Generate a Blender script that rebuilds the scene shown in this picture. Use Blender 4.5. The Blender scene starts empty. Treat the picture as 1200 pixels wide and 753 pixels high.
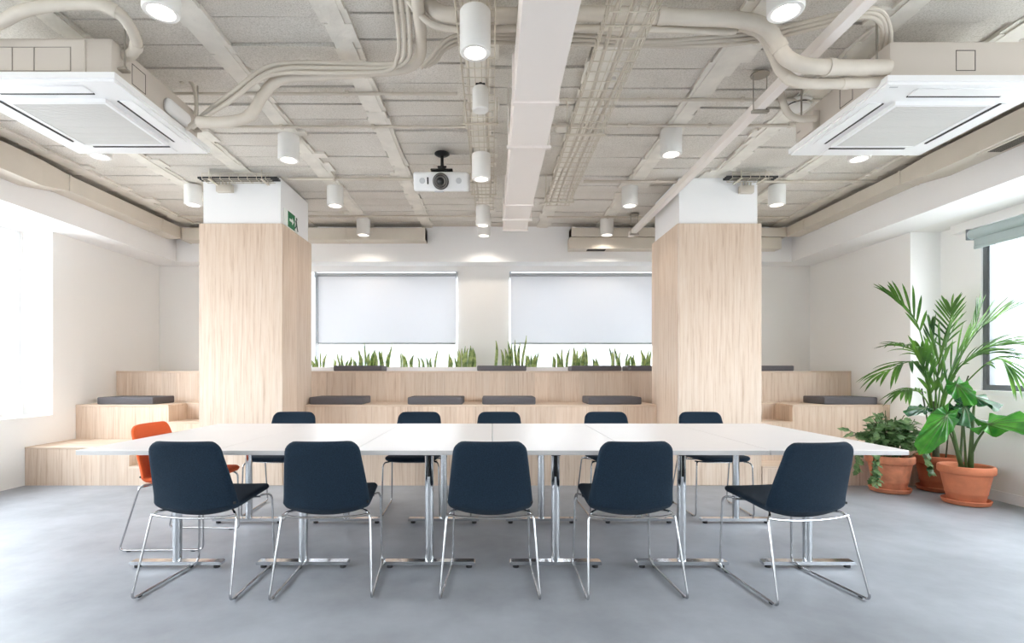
import bpy, bmesh, math, random
from mathutils import Vector, Matrix
R = random.Random(11)
PI = math.pi
sc = bpy.context.scene
COL = sc.collection
F = 610.0; VX, VY = 577.0, 437.0; EYE = 1.15

def P(px, py, Y):
    """world point at depth Y that the photo shows at pixel (px, py)"""
    return Vector(((px - VX) / F * Y, Y, EYE + (VY - py) / F * Y))

# ------------------------------------------------------------------ materials
def nt(name):
    m = bpy.data.materials.new(name); m.use_nodes = True
    n = m.node_tree.nodes; l = m.node_tree.links
    b = n['Principled BSDF']
    return m, n, l, b
def rgb(r, g, b): # sRGB 0-255 -> linear
    f = lambda c: (c/255/12.92) if c/255 <= .04045 else ((c/255+.055)/1.055)**2.4
    return (f(r), f(g), f(b), 1)
def mat(name, col, rough=.5, metal=0, bump=0, bscale=40, var=0, vscale=6, spec=.5, detail=4):
    m, n, l, b = nt(name)
    b.inputs['Base Color'].default_value = col
    b.inputs['Roughness'].default_value = rough
    b.inputs['Metallic'].default_value = metal
    b.inputs['Specular IOR Level'].default_value = spec
    tc = n.new('ShaderNodeTexCoord')
    if var:
        t = n.new('ShaderNodeTexNoise'); t.inputs['Scale'].default_value = vscale; t.inputs['Detail'].default_value = detail
        l.new(tc.outputs['Object'], t.inputs['Vector'])
        r = n.new('ShaderNodeValToRGB')
        r.color_ramp.elements[0].position = .3; r.color_ramp.elements[1].position = .7
        r.color_ramp.elements[0].color = [c*(1-var) for c in col[:3]] + [1]
        r.color_ramp.elements[1].color = [min(1, c*(1+var*.6)) for c in col[:3]] + [1]
        l.new(t.outputs['Fac'], r.inputs['Fac']); l.new(r.outputs['Color'], b.inputs['Base Color'])
    if bump:
        t2 = n.new('ShaderNodeTexNoise'); t2.inputs['Scale'].default_value = bscale; t2.inputs['Detail'].default_value = 5
        l.new(tc.outputs['Object'], t2.inputs['Vector'])
        bp = n.new('ShaderNodeBump'); bp.inputs['Strength'].default_value = bump; bp.inputs['Distance'].default_value = .01
        l.new(t2.outputs['Fac'], bp.inputs['Height']); l.new(bp.outputs['Normal'], b.inputs['Normal'])
    return m
def emit(name, col, s):
    m, n, l, b = nt(name)
    b.inputs['Base Color'].default_value = col
    b.inputs['Emission Color'].default_value = col
    b.inputs['Emission Strength'].default_value = s
    return m
def wood(name, scale, base, dark, light):
    m, n, l, b = nt(name)
    tc = n.new('ShaderNodeTexCoord')
    # planks: every 19 cm a new board with its own tone and its own grain
    sn = n.new('ShaderNodeVectorMath'); sn.operation = 'SNAP'
    sn.inputs[1].default_value = [(.19 if c > 5 else 40) for c in scale]
    ofs = n.new('ShaderNodeVectorMath'); ofs.operation = 'ADD'; ofs.inputs[1].default_value = (.031, .043, .011)
    l.new(tc.outputs['Object'], ofs.inputs[0]); l.new(ofs.outputs[0], sn.inputs[0])
    wn = n.new('ShaderNodeTexWhiteNoise'); wn.noise_dimensions = '3D'; l.new(sn.outputs[0], wn.inputs['Vector'])
    mp = n.new('ShaderNodeMapping'); mp.inputs['Scale'].default_value = scale
    l.new(tc.outputs['Object'], mp.inputs['Vector'])
    sh = n.new('ShaderNodeVectorMath'); sh.operation = 'MULTIPLY_ADD'; sh.inputs[1].default_value = (9, 9, 9)
    l.new(wn.outputs['Color'], sh.inputs[0]); l.new(mp.outputs['Vector'], sh.inputs[2])
    t = n.new('ShaderNodeTexNoise'); t.inputs['Scale'].default_value = 1; t.inputs['Detail'].default_value = 8; t.inputs['Roughness'].default_value = .66; t.inputs['Distortion'].default_value = .5
    l.new(sh.outputs[0], t.inputs['Vector'])
    r = n.new('ShaderNodeValToRGB'); e = r.color_ramp.elements
    e[0].position = .28; e[0].color = dark; e[1].position = .66; e[1].color = light
    k = e.new(.47); k.color = base
    l.new(t.outputs['Fac'], r.inputs['Fac'])
    mr = n.new('ShaderNodeMapRange'); mr.inputs['To Min'].default_value = .90; mr.inputs['To Max'].default_value = 1.03
    l.new(wn.outputs['Value'], mr.inputs['Value'])
    mx = n.new('ShaderNodeMix'); mx.data_type = 'RGBA'; mx.blend_type = 'MULTIPLY'; mx.inputs['Factor'].default_value = 1
    l.new(r.outputs['Color'], mx.inputs[6]); l.new(mr.outputs['Result'], mx.inputs[7])
    l.new(mx.outputs[2], b.inputs['Base Color'])
    b.inputs['Roughness'].default_value = .55; b.inputs['Specular IOR Level'].default_value = .3
    return m

WB, WD, WL = rgb(220, 198, 178), rgb(193, 164, 141), rgb(228, 210, 194)
M = {}
M['white_wall'] = mat('white_wall', rgb(243, 242, 240), .8, bump=.05, bscale=120)
M['white_paint'] = mat('white_paint', rgb(243, 243, 244), .55)
M['ceiling'] = None
M['wood_up'] = wood('oak_vertical', (52, 52, 1.9), WB, WD, WL)
M['wood_flat'] = wood('oak_flat', (1.9, 52, 52), WB, WD, WL)
M['laminate'] = mat('table_laminate', rgb(226, 221, 220), .38, var=.015, vscale=3)
M['table_edge'] = mat('table_edge', rgb(196, 193, 192), .5)
M['chrome'] = mat('chrome', (.66, .67, .69, 1), .14, 1)
M['chrome_rod'] = mat('chrome_rod', (.48, .48, .49, 1), .2, 1)
M['black'] = mat('black_plastic', (.012, .012, .013, 1), .45)
def fabric(name, c, var=.28):
    m = mat(name, c, .95, bump=.35, bscale=420, var=var, vscale=260, spec=.15, detail=2)
    b = m.node_tree.nodes['Principled BSDF']
    b.inputs['Sheen Weight'].default_value = .05; b.inputs['Sheen Roughness'].default_value = .5
    return m
M['navy'] = fabric('navy_fabric', rgb(29, 44, 58), .4)
M['orange'] = fabric('orange_fabric', rgb(224, 98, 54), .15)
M['cushion'] = fabric('grey_felt', rgb(104, 101, 104), .12)
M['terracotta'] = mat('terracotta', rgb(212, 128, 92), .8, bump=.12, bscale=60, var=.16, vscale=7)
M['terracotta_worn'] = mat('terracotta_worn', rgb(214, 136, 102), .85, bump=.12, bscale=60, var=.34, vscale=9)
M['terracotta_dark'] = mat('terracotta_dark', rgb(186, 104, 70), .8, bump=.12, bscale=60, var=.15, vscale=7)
M['soil'] = mat('soil', rgb(62, 42, 32), 1, bump=.8, bscale=60)
M['duct'] = mat('painted_duct', rgb(216, 208, 196), .6, var=.03, vscale=5)
M['duct_white'] = mat('painted_duct_pale', rgb(236, 228, 222), .55)
M['pipe'] = mat('painted_pipe', rgb(212, 203, 190), .6, bump=.06, bscale=40, var=.05, vscale=9)
M['conduit'] = mat('painted_conduit', rgb(206, 197, 184), .6)
M['wire'] = mat('painted_wire', rgb(205, 196, 180), .5)
M['steel'] = mat('threaded_steel', rgb(168, 162, 152), .45, .6)
M['ac_body'] = mat('ac_housing', rgb(205, 196, 186), .6)
M['ac_white'] = mat('ac_panel_white', rgb(244, 244, 244), .4)
M['ac_grille'] = mat('ac_grille', rgb(214, 212, 208), .6)
M['dark_slot'] = mat('dark_slot', rgb(56, 54, 52), .7)
M['lamp_white'] = mat('lamp_white', rgb(232, 230, 226), .45)
M['lamp_glow'] = emit('lamp_glow', (1, .93, .84, 1), 9)
M['frame_grey'] = mat('window_frame_grey', rgb(104, 108, 112), .4, .3)
M['frame_white'] = mat('window_frame_white', rgb(235, 237, 240), .5)
M['green'] = mat('sign_green', rgb(20, 120, 74), .5)
M['sign_white'] = mat('sign_white', rgb(240, 245, 240), .5)
M['sign_dark'] = mat('sign_dark', rgb(40, 62, 54), .5)
M['proj_white'] = mat('projector_white', rgb(238, 238, 238), .4)
M['proj_grey'] = mat('projector_grey', rgb(196, 197, 199), .6)
M['lens'] = mat('lens_glass', (.02, .02, .022, 1), .08)
M['lens_ring'] = mat('lens_ring', rgb(120, 116, 112), .35, .4)
M['blind_teal'] = mat('blind_grey_green', rgb(178, 192, 192), .7)
M['blind_rail'] = mat('blind_rail', rgb(182, 188, 194), .5)
M['chain'] = mat('blind_chain', rgb(120, 126, 132), .5)
M['facade'] = mat('pale_facade', rgb(128, 128, 128), .9)
M['facade_glass'] = mat('facade_window', rgb(112, 116, 120), .6)
M['pavement'] = mat('pavement', rgb(190, 188, 184), .9)
M['seam_grey'] = mat('seam_grey', rgb(150, 142, 132), .7)
M['hatch_line'] = mat('hatch_line', rgb(92, 87, 80), .7)
M['cable'] = mat('grey_cable', rgb(204, 195, 182), .6)

def leafmat(name, c, c2, rough=.38, trans=.25, vs=5):
    m, n, l, b = nt(name)
    tc = n.new('ShaderNodeTexCoord')
    t = n.new('ShaderNodeTexNoise'); t.inputs['Scale'].default_value = vs; t.inputs['Detail'].default_value = 3
    l.new(tc.outputs['Object'], t.inputs['Vector'])
    r = n.new('ShaderNodeValToRGB'); r.color_ramp.elements[0].position = .35; r.color_ramp.elements[1].position = .65
    r.color_ramp.elements[0].color = c; r.color_ramp.elements[1].color = c2
    l.new(t.outputs['Fac'], r.inputs['Fac']); l.new(r.outputs['Color'], b.inputs['Base Color'])
    b.inputs['Roughness'].default_value = rough
    tr = n.new('ShaderNodeBsdfTranslucent'); l.new(r.outputs['Color'], tr.inputs['Color'])
    mx = n.new('ShaderNodeMixShader'); mx.inputs[0].default_value = trans
    o = n['Material Output']
    l.new(b.outputs[0], mx.inputs[1]); l.new(tr.outputs[0], mx.inputs[2]); l.new(mx.outputs[0], o.inputs['Surface'])
    return m
M['palm'] = leafmat('palm_leaf', rgb(40, 82, 34), rgb(104, 150, 58), .4, .3, 4)
M['alocasia'] = leafmat('broad_leaf', rgb(40, 112, 36), rgb(84, 156, 52), .28, .3, 9)
M['alocasia_dark'] = leafmat('dark_glossy_leaf', rgb(20, 60, 34), rgb(50, 100, 54), .22, .1, 12)
M['bush'] = leafmat('bush_leaf', rgb(64, 104, 56), rgb(146, 176, 122), .35, .2, 14)
M['snake'] = leafmat('snake_leaf', rgb(100, 128, 68), rgb(190, 202, 128), .45, .15, 16)
M['stem'] = mat('green_stem', rgb(70, 92, 46), .5)
M['stem_dark'] = mat('dark_stem', rgb(60, 66, 40), .6)

# ceiling: rough sprayed concrete
def ceilmat():
    m, n, l, b = nt('sprayed_concrete')
    tc = n.new('ShaderNodeTexCoord')
    t = n.new('ShaderNodeTexNoise'); t.inputs['Scale'].default_value = 120; t.inputs['Detail'].default_value = 6; t.inputs['Roughness'].default_value = .7
    l.new(tc.outputs['Object'], t.inputs['Vector'])
    t3 = n.new('ShaderNodeTexNoise'); t3.inputs['Scale'].default_value = 2.2; t3.inputs['Detail'].default_value = 4
    l.new(tc.outputs['Object'], t3.inputs['Vector'])
    r = n.new('ShaderNodeValToRGB'); r.color_ramp.elements[0].position = .34; r.color_ramp.elements[1].position = .56
    r.color_ramp.elements[0].color = rgb(202, 196, 186); r.color_ramp.elements[1].color = rgb(232, 227, 220)
    l.new(t.outputs['Fac'], r.inputs['Fac'])
    r3 = n.new('ShaderNodeValToRGB'); r3.color_ramp.elements[0].position = .35; r3.color_ramp.elements[1].position = .65
    r3.color_ramp.elements[0].color = (.91, .90, .885, 1); r3.color_ramp.elements[1].color = (1, 1, 1, 1)
    l.new(t3.outputs['Fac'], r3.inputs['Fac'])
    mx = n.new('ShaderNodeMix'); mx.data_type = 'RGBA'; mx.blend_type = 'MULTIPLY'; mx.inputs['Factor'].default_value = 1
    l.new(r.outputs['Color'], mx.inputs[6]); l.new(r3.outputs['Color'], mx.inputs[7])
    l.new(mx.outputs[2], b.inputs['Base Color'])
    bp = n.new('ShaderNodeBump'); bp.inputs['Strength'].default_value = .6; bp.inputs['Distance'].default_value = .012
    l.new(t.outputs['Fac'], bp.inputs['Height']); l.new(bp.outputs['Normal'], b.inputs['Normal'])
    b.inputs['Roughness'].default_value = .95; b.inputs['Specular IOR Level'].default_value = .1
    return m
M['ceiling'] = ceilmat()
M['plaster'] = mat('rough_plaster', rgb(230, 225, 216), .9, bump=.8, bscale=14, var=.1, vscale=6, spec=.1)
def floormat():
    m, n, l, b = nt('polished_concrete')
    tc = n.new('ShaderNodeTexCoord')
    t = n.new('ShaderNodeTexNoise'); t.inputs['Scale'].default_value = 1.6; t.inputs['Detail'].default_value = 8; t.inputs['Roughness'].default_value = .6
    l.new(tc.outputs['Object'], t.inputs['Vector'])
    r = n.new('ShaderNodeValToRGB'); r.color_ramp.elements[0].position = .3; r.color_ramp.elements[1].position = .7
    r.color_ramp.elements[0].color = rgb(136, 139, 145); r.color_ramp.elements[1].color = rgb(166, 170, 177)
    l.new(t.outputs['Fac'], r.inputs['Fac']); l.new(r.outputs['Color'], b.inputs['Base Color'])
    t2 = n.new('ShaderNodeTexNoise'); t2.inputs['Scale'].default_value = 9; t2.inputs['Detail'].default_value = 6
    l.new(tc.outputs['Object'], t2.inputs['Vector'])
    rr = n.new('ShaderNodeMapRange'); rr.inputs['To Min'].default_value = .38; rr.inputs['To Max'].default_value = .55
    l.new(t2.outputs['Fac'], rr.inputs['Value']); l.new(rr.outputs['Result'], b.inputs['Roughness'])
    b.inputs['Specular IOR Level'].default_value = .4
    return m
M['floor'] = floormat()
def glassmat():
    m, n, l, b = nt('window_glass')
    o = n['Material Output']; n.remove(b)
    tr = n.new('ShaderNodeBsdfTransparent'); gl = n.new('ShaderNodeBsdfGlossy'); gl.inputs['Roughness'].default_value = .02
    lw = n.new('ShaderNodeLayerWeight'); pw = n.new('ShaderNodeMath'); pw.operation = 'POWER'; pw.inputs[1].default_value = 5
    l.new(lw.outputs['Facing'], pw.inputs[0]); ma = n.new('ShaderNodeMath'); ma.operation = 'MULTIPLY_ADD'; ma.inputs[1].default_value = .8; ma.inputs[2].default_value = .035
    l.new(pw.outputs[0], ma.inputs[0])
    mx = n.new('ShaderNodeMixShader'); l.new(ma.outputs[0], mx.inputs[0]); l.new(tr.outputs[0], mx.inputs[1]); l.new(gl.outputs[0], mx.inputs[2])
    l.new(mx.outputs[0], o.inputs['Surface'])
    return m
M['glass'] = glassmat()
def blindmat():
    m, n, l, b = nt('white_screen_fabric')
    o = n['Material Output']; n.remove(b)
    d = n.new('ShaderNodeBsdfDiffuse'); d.inputs['Color'].default_value = rgb(236, 238, 242)
    t = n.new('ShaderNodeBsdfTranslucent'); t.inputs['Color'].default_value = rgb(236, 239, 244)
    tr = n.new('ShaderNodeBsdfTransparent')
    m1 = n.new('ShaderNodeMixShader'); m1.inputs[0].default_value = .19
    m2 = n.new('ShaderNodeMixShader'); m2.inputs[0].default_value = .015
    l.new(d.outputs[0], m1.inputs[1]); l.new(t.outputs[0], m1.inputs[2])
    l.new(m1.outputs[0], m2.inputs[1]); l.new(tr.outputs[0], m2.inputs[2]); l.new(m2.outputs[0], o.inputs['Surface'])
    return m
M['blind'] = blindmat()

# ------------------------------------------------------------------ mesh helpers
class MB:
    def __init__(s): s.v = []; s.f = []; s.sm = []; s.mi = []; s.cur = 0
    def add(s, vs, fs, smooth=False):
        o = len(s.v); s.v += [tuple(v) for v in vs]
        for f in fs: s.f.append([i + o for i in f]); s.sm.append(smooth); s.mi.append(s.cur)
        return s
    def box(s, x0, x1, y0, y1, z0, z1):
        v = [(x0,y0,z0),(x1,y0,z0),(x1,y1,z0),(x0,y1,z0),(x0,y0,z1),(x1,y0,z1),(x1,y1,z1),(x0,y1,z1)]
        return s.add(v, [(0,3,2,1),(4,5,6,7),(0,1,5,4),(1,2,6,5),(2,3,7,6),(3,0,4,7)])
    def bbox(s, x0, x1, y0, y1, z0, z1, r=.01, seg=2):
        bm = bmesh.new(); bmesh.ops.create_cube(bm, size=1)
        for v in bm.verts: v.co = Vector(((x0+x1)/2 + v.co.x*(x1-x0), (y0+y1)/2 + v.co.y*(y1-y0), (z0+z1)/2 + v.co.z*(z1-z0)))
        bmesh.ops.bevel(bm, geom=bm.edges[:], offset=r, segments=seg, profile=.5, affect='EDGES')
        bm.verts.index_update()
        s.add([v.co for v in bm.verts], [[v.index for v in f.verts] for f in bm.faces], seg > 1)
        bm.free(); return s
    def tube(s, pts, r, n=10, caps=True, closed=False):
        pts = [Vector(p) for p in pts]; m = len(pts)
        rs = r if isinstance(r, (list, tuple)) else [r]*m
        T = []
        for i in range(m):
            a = pts[(i-1) % m] if (closed or i) else pts[0]; b = pts[(i+1) % m] if (closed or i < m-1) else pts[-1]
            d = b - a; T.append(d.normalized() if d.length > 1e-9 else Vector((0,0,1)))
        u = T[0].orthogonal().normalized(); vs = []
        for i in range(m):
            u = (u - T[i]*u.dot(T[i])); u = u.normalized() if u.length > 1e-6 else T[i].orthogonal().normalized()
            w = T[i].cross(u)
            for k in range(n):
                a = 2*PI*k/n; vs.append(pts[i] + (u*math.cos(a) + w*math.sin(a))*rs[i])
        fs = []
        for i in range(m if closed else m-1):
            j = (i+1) % m
            for k in range(n): fs.append((i*n+k, i*n+(k+1) % n, j*n+(k+1) % n, j*n+k))
        s.add(vs, fs, True)
        if caps and not closed:
            s.add(vs[:n], [list(range(n))[::-1]]); s.add(vs[-n:], [list(range(n))])
        return s
    def lathe(s, prof, c=(0,0,0), n=32, axis='z', smooth=True):
        vs = []; fs = []
        for (r, z) in prof:
            for k in range(n):
                a = 2*PI*k/n; x, y = r*math.cos(a), r*math.sin(a)
                p = (x, y, z) if axis == 'z' else ((x, z, y) if axis == 'y' else (z, x, y))
                vs.append((c[0]+p[0], c[1]+p[1], c[2]+p[2]))
        for i in range(len(prof)-1):
            for k in range(n): fs.append((i*n+k, i*n+(k+1) % n, (i+1)*n+(k+1) % n, (i+1)*n+k))
        return s.add(vs, fs, smooth)
    def prism(s, poly, axis, a, b):
        """polygon of 2D points, extruded along axis from a to b"""
        def q(p, t): return {'x': (t, p[0], p[1]), 'y': (p[0], t, p[1]), 'z': (p[0], p[1], t)}[axis]
        n = len(poly); vs = [q(p, a) for p in poly] + [q(p, b) for p in poly]
        fs = [list(range(n)), list(range(n, 2*n))[::-1]] + [(i, (i+1) % n, n+(i+1) % n, n+i) for i in range(n)]
        return s.add(vs, fs)
    def build(s, name, mt, parent=None, off=None):
        me = bpy.data.meshes.new(name)
        vs = s.v if off is None else [(v[0]-off[0], v[1]-off[1], v[2]-off[2]) for v in s.v]
        me.from_pydata(vs, [], s.f); me.polygons.foreach_set('use_smooth', s.sm); me.polygons.foreach_set('material_index', s.mi)
        for m in (mt if isinstance(mt, (list, tuple)) else [mt]): me.materials.append(M[m])
        bm = bmesh.new(); bm.from_mesh(me); bmesh.ops.recalc_face_normals(bm, faces=bm.faces[:]); bm.to_mesh(me); bm.free()
        me.set_sharp_from_angle(angle=math.radians(42))
        o = bpy.data.objects.new(name, me); COL.objects.link(o)
        if off is not None and parent is None: o.location = off
        if parent is not None: o.parent = parent
        return o
def smooth_path(pts, k=8):
    """Catmull-Rom through the points"""
    pts = [Vector(p) for p in pts]; out = []
    q = [pts[0]*2 - pts[1]] + pts + [pts[-1]*2 - pts[-2]]
    for i in range(1, len(q)-2):
        a, b, c, d = q[i-1:i+3]
        for j in range(k):
            t = j/k
            out.append(.5*((2*b) + (c-a)*t + (2*a-5*b+4*c-d)*t*t + (3*b-a-3*c+d)*t**3))
    out.append(pts[-1]); return out
def fillet(pts, r=.05, k=6):
    pts = [Vector(p) for p in pts]; out = [pts[0]]
    for i in range(1, len(pts)-1):
        a, b, c = pts[i-1:i+2]
        rr = min(r, (a-b).length*.48, (c-b).length*.48)
        s, e = b + (a-b).normalized()*rr, b + (c-b).normalized()*rr
        for j in range(k+1):
            t = j/k; out.append(s*(1-t)**2 + b*2*t*(1-t) + e*t*t)
    out.append(pts[-1]); return out
def tag(o, label=None, cat=None, group=None, kind=None):
    if label: o['label'] = label
    if cat: o['category'] = cat
    if group: o['group'] = group
    if kind: o['kind'] = kind
    return o
def thing(name, label, cat, loc=(0,0,0), rz=0, group=None):
    o = bpy.data.objects.new(name, None); COL.objects.link(o); o.empty_display_size = .1
    o.location = loc; o.rotation_euler = (0, 0, rz)
    return tag(o, label, cat, group)
def copy_tree(o, parent=None):
    c = o.copy(); COL.objects.link(c)
    if parent is not None: c.parent = parent
    for ch in list(o.children): copy_tree(ch, c)
    return c
def struct(o): o['kind'] = 'structure'; return o

# ------------------------------------------------------------------ the room
XL, XR, XLo, XRo = -4.79, 4.57, -5.11, 4.90
YB, YF, H, ZS = 7.49, -3.0, 3.18, 2.69
struct(MB().box(-5.4, 5.2, YF, 7.9, -.1, 0).build('floor', 'floor'))
# ceiling of blocks between joists
c = MB()
c.box(-5.2, 5.0, YF, YB, H+.10, H+.16)
for bay in range(-7, 7):
    xa, xb = -.1 + .8*bay + .08, -.1 + .8*(bay+1) - .08
    if xa > XR or xb < XL: continue
    xa, xb = max(xa, XL), min(xb, XR)
    y = YF + R.uniform(0, .1)
    while y < YB:
        ye = min(y + .237, YB)
        g = R.choice([.004, .006, .008, .011]); dz = R.uniform(-.008, .008)
        z0 = H + dz; c.cur = 0; t1 = R.uniform(-.004, .004)
        vs = [(xa,y+g,z0),(xb,y+g+R.uniform(-.002,.004),z0+t1),(xb,ye-g,z0+t1),(xa,ye-g,z0),(xa,y+g,H+.11),(xb,y+g,H+.11),(xb,ye-g,H+.11),(xa,ye-g,H+.11)]
        c.add(vs, [(0,3,2,1),(4,5,6,7),(0,1,5,4),(1,2,6,5),(2,3,7,6),(3,0,4,7)])
        y = ye
for k in range(-6, 7):
    x = -.1 + .8*k; c.cur = 1
    if x < XL or x > XR: continue
    ys = [YF]; 
    while ys[-1] < YB: ys.append(min(YB, ys[-1] + R.uniform(.05, .2)))
    for a, b in zip(ys, ys[1:]):      # plaster smeared over the joist, ragged edges
        e1, e2 = R.uniform(.068, .092), R.uniform(.068, .092)
        if R.random() < .09: e1 += R.uniform(.03, .1)
        if R.random() < .09: e2 += R.uniform(.03, .1)
        c.box(x-e1, x+e2, a, b, H - .010 - R.uniform(0, .012), H+.05)
    c.box(x-.05, x+.05, YF, YB, H-.021, H)
struct(c.build('ceiling', ['ceiling', 'plaster']))
w = MB()
OL = (-2.67, -.50); OR = (.245, 2.42); Z0, Z1 = 1.06, 2.60
w.box(XLo-.05, XRo+.05, YB, YB+.3, -.05, Z0); w.box(XLo-.05, XRo+.05, YB, YB+.3, Z1, H+.1)
w.box(XLo-.05, OL[0], YB, YB+.3, Z0, Z1); w.box(OL[1], OR[0], YB, YB+.3, Z0, Z1); w.box(OR[1], XRo+.05, YB, YB+.3, Z0, Z1)
struct(w.build('wall_back', 'white_wall'))
struct(MB().box(XLo-.05, XRo+.05, YF-.2, YF, -.05, H+.1).build('wall_rear', 'white_wall'))
def side(x0, x1, name, yj, ywin, zt=2.6):
    w = MB(); s = 1 if x1 > x0 else -1
    X = lambda a, b: (min(a, b), max(a, b))
    w.box(*X(x0, x1+s*.1), yj, YB, 0, H+.05)                        # full wall by the corner
    w.box(*X(x0, x1), YF, yj, 0, .695)                              # parapet with its ledge
    w.box(*X(x0-s*.012, x1), YF, yj, .67, .697)
    w.box(*X(x0, x1+s*.1), YF, yj, ZS, H+.05)                       # head
    w.box(*X(x1, x1+s*.1), ywin, yj, .6, ZS)                        # outer wall beside the window
    w.box(*X(x1, x1+s*.1), YF, ywin, .6, .98); w.box(*X(x1, x1+s*.1), YF, ywin, zt, ZS)
    if zt < 2.65: w.box(*X(x1-s*.09, x1), YF, yj-.22, 2.60, ZS)
    struct(w.build(name, 'white_wall'))
side(XL, XLo, 'wall_left', 5.67, 5.655, 2.685)
side(XR, XRo, 'wall_right', 5.69, 5.22)
# beams under the ceiling on three sides
struct(MB().box(XL, -4.37, YF, YB, ZS, H).build('trim_1', 'white_paint'))
struct(MB().box(4.14, XR, YF, YB, ZS, H).build('trim_2', 'white_paint'))
struct(MB().box(-4.37, 4.14, 7.2, YB, ZS, H).build('trim_3', 'white_paint'))
struct(MB().box(XR-.014, XR, YF, 5.33, 0, .09).build('baseboard_right', 'white_paint'))
# windows
def back_window(n, x0, x1):
    fr = MB(); y = YB+.2
    for a, b, cc, d in ((x0, x1, Z0, Z0+.06), (x0, x1, Z1-.06, Z1), (x0, x0+.06, Z0+.06, Z1-.06), (x1-.06, x1, Z0+.06, Z1-.06)): fr.box(a, b, y, y+.05, cc, d)
    xm = (x0+x1)/2; fr.box(xm-.03, xm+.03, y, y+.05, Z0+.06, Z1-.06)
    o = struct(fr.build('window_%d' % n, 'frame_white'))
    MB().box(x0+.05, x1-.05, y+.02, y+.026, Z0+.05, Z1-.05).build('pane', 'glass', o)
    MB().box(x0, x1, YB-.02, y, Z0-.02, Z0+.015).build('sill', 'white_paint', o)
back_window(1, *OL); back_window(2, *OR)
def side_window(n, x, s, y1, fm, z1=2.6):
    fr = MB(); y0 = YF+.02; X = lambda a, b: (min(a, b), max(a, b))
    xa, xb = x+s*.02, x+s*.08; z0 = .98
    ys = [y1 - 1.9*k for k in range(5)]
    ys = [y for y in ys if y > y0] + [y0]
    fr.box(*X(xa, xb), y0, y1, z0, z0+.055); fr.box(*X(xa, xb), y0, y1, z1-.05, z1)
    for y in ys: fr.box(*X(xa, xb), max(y-.07, y0), max(y, y0+.07), z0+.055, z1-.05)
    fr.box(*X(xa-s*.004, xa), y1-.045, y1-.025, z0+.06, z1-.055)
    o = struct(fr.build('window_%d' % n, fm))
    MB().box(*X(x+s*.045, x+s*.052), y0+.05, y1-.05, z0+.03, z1-.03).build('pane', 'glass', o)
    MB().box(*X(x-s*.07, x+s*.03), y0, y1+(.05 if s > 0 else -.2), z0-.045, z0).build('sill', 'white_paint', o)
side_window(3, XLo, -1, 5.655, 'frame_white', 2.685)
side_window(4, XRo, 1, 5.22, 'frame_grey')

# outside: pavement far below and buildings placed to hold back window glare
struct(MB().box(-60, 60, -40, 60, -9.2, -9).build('ground', 'pavement'))
b = thing('backdrop_building', 'pale apartment building across the street outside the right window', 'building', (30, 20, -9))
MB().box(0, 6, 0, 34, 0, 30).build('facade', 'facade', b)
for zz in range(9):
    for yy in range(9):
        MB().box(-.05, .02, 1.5+3.6*yy, 2.9+3.6*yy, 1.2+2.9*zz, 2.9+2.9*zz).build('window', 'facade_glass', b)
b = thing('backdrop_building', 'added low backdrop building holding back glare below the back window blinds', 'building', (0, 32, -9))  # added building, dims the sky glare behind the snake plants
MB().box(-17, 17, 0, 6, 0, 13.2).build('facade', 'facade', b)
MB().box(-17.2, 17.2, -.2, 6.2, 13.2, 13.5).build('parapet', 'facade', b)
for zz in range(4):
    for yy in range(9):
        MB().box(-15.6+3.6*yy, -14.2+3.6*yy, -.05, .02, 1.4+2.9*zz, 3.1+2.9*zz).build('window', 'facade_glass', b)

# ------------------------------------------------------------------ tiered seating
ts = thing('tiered_bench', 'light oak stepped seating running along the back wall behind the table', 'tiered bench', (0, 5.33, 0))
off = (0, 5.33, 0)
Y1, Y2, Y3, Y4 = 5.33, 5.98, 6.626, 7.04
Z_1, Z_2, Z_3 = .395, .787, 1.177
NL0, NL1, NR0, NR1 = -3.72, -3.01, 2.765, 3.45
CB = 6.185
def tier(segs, ya, yb, z0, z1, nm):
    for a, bb in segs:
        m = MB().box(a, bb, ya, yb, 0 if z0 < .1 else z0-.02, z1-.022); m.build(nm, 'wood_up', ts, off)
        MB().bbox(a, bb, ya-.006, yb, z1-.022, z1, .003, 1).build('tread_board', 'wood_flat', ts, off)
g = .004
tier([(XL+g, NL0), (-2.143, 1.888), (NR1, XR-g)], Y1, Y2, 0, Z_1, 'lower_tier')
tier([(XL+g, NL0), (-2.143, 1.888), (NR1, XR-g)], Y2, Y3, Z_1, Z_2, 'middle_tier')
tier([(XL+g, XR-g)], Y3, Y4, Z_2, Z_3, 'upper_tier')
MB().box(XL+g, -2.72, Y4, YB-g, 0, Z_3).box(2.46, XR-g, Y4, YB-g, 0, Z_3).build('rear_deck', 'wood_flat', ts, off)
for a, bb in ((NL0, NL1), (NR0, NR1)):                              # half steps cut into the tiers beside the columns
    MB().box(a+.001, bb, Y1, Y1+.36, 0, .175).box(a+.001, bb, Y1+.36, Y2, 0, Z_1-.022).build('half_step', 'wood_up', ts, off)
    MB().box(a+.001, bb, Y1-.006, Y1+.36, .175, .197).box(a+.001, bb, Y1+.354, Y2, Z_1-.022, Z_1).build('tread_board', 'wood_flat', ts, off)
    MB().box(a+.001, bb, Y2, Y2+.36, Z_1, .57).box(a+.001, bb, Y2+.36, Y3, Z_1, Z_2-.022).build('half_step', 'wood_up', ts, off)
    MB().box(a+.001, bb, Y2-.006, Y2+.36, .57, .592).box(a+.001, bb, Y2+.354, Y3, Z_2-.022, Z_2).build('tread_board', 'wood_flat', ts, off)

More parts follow.
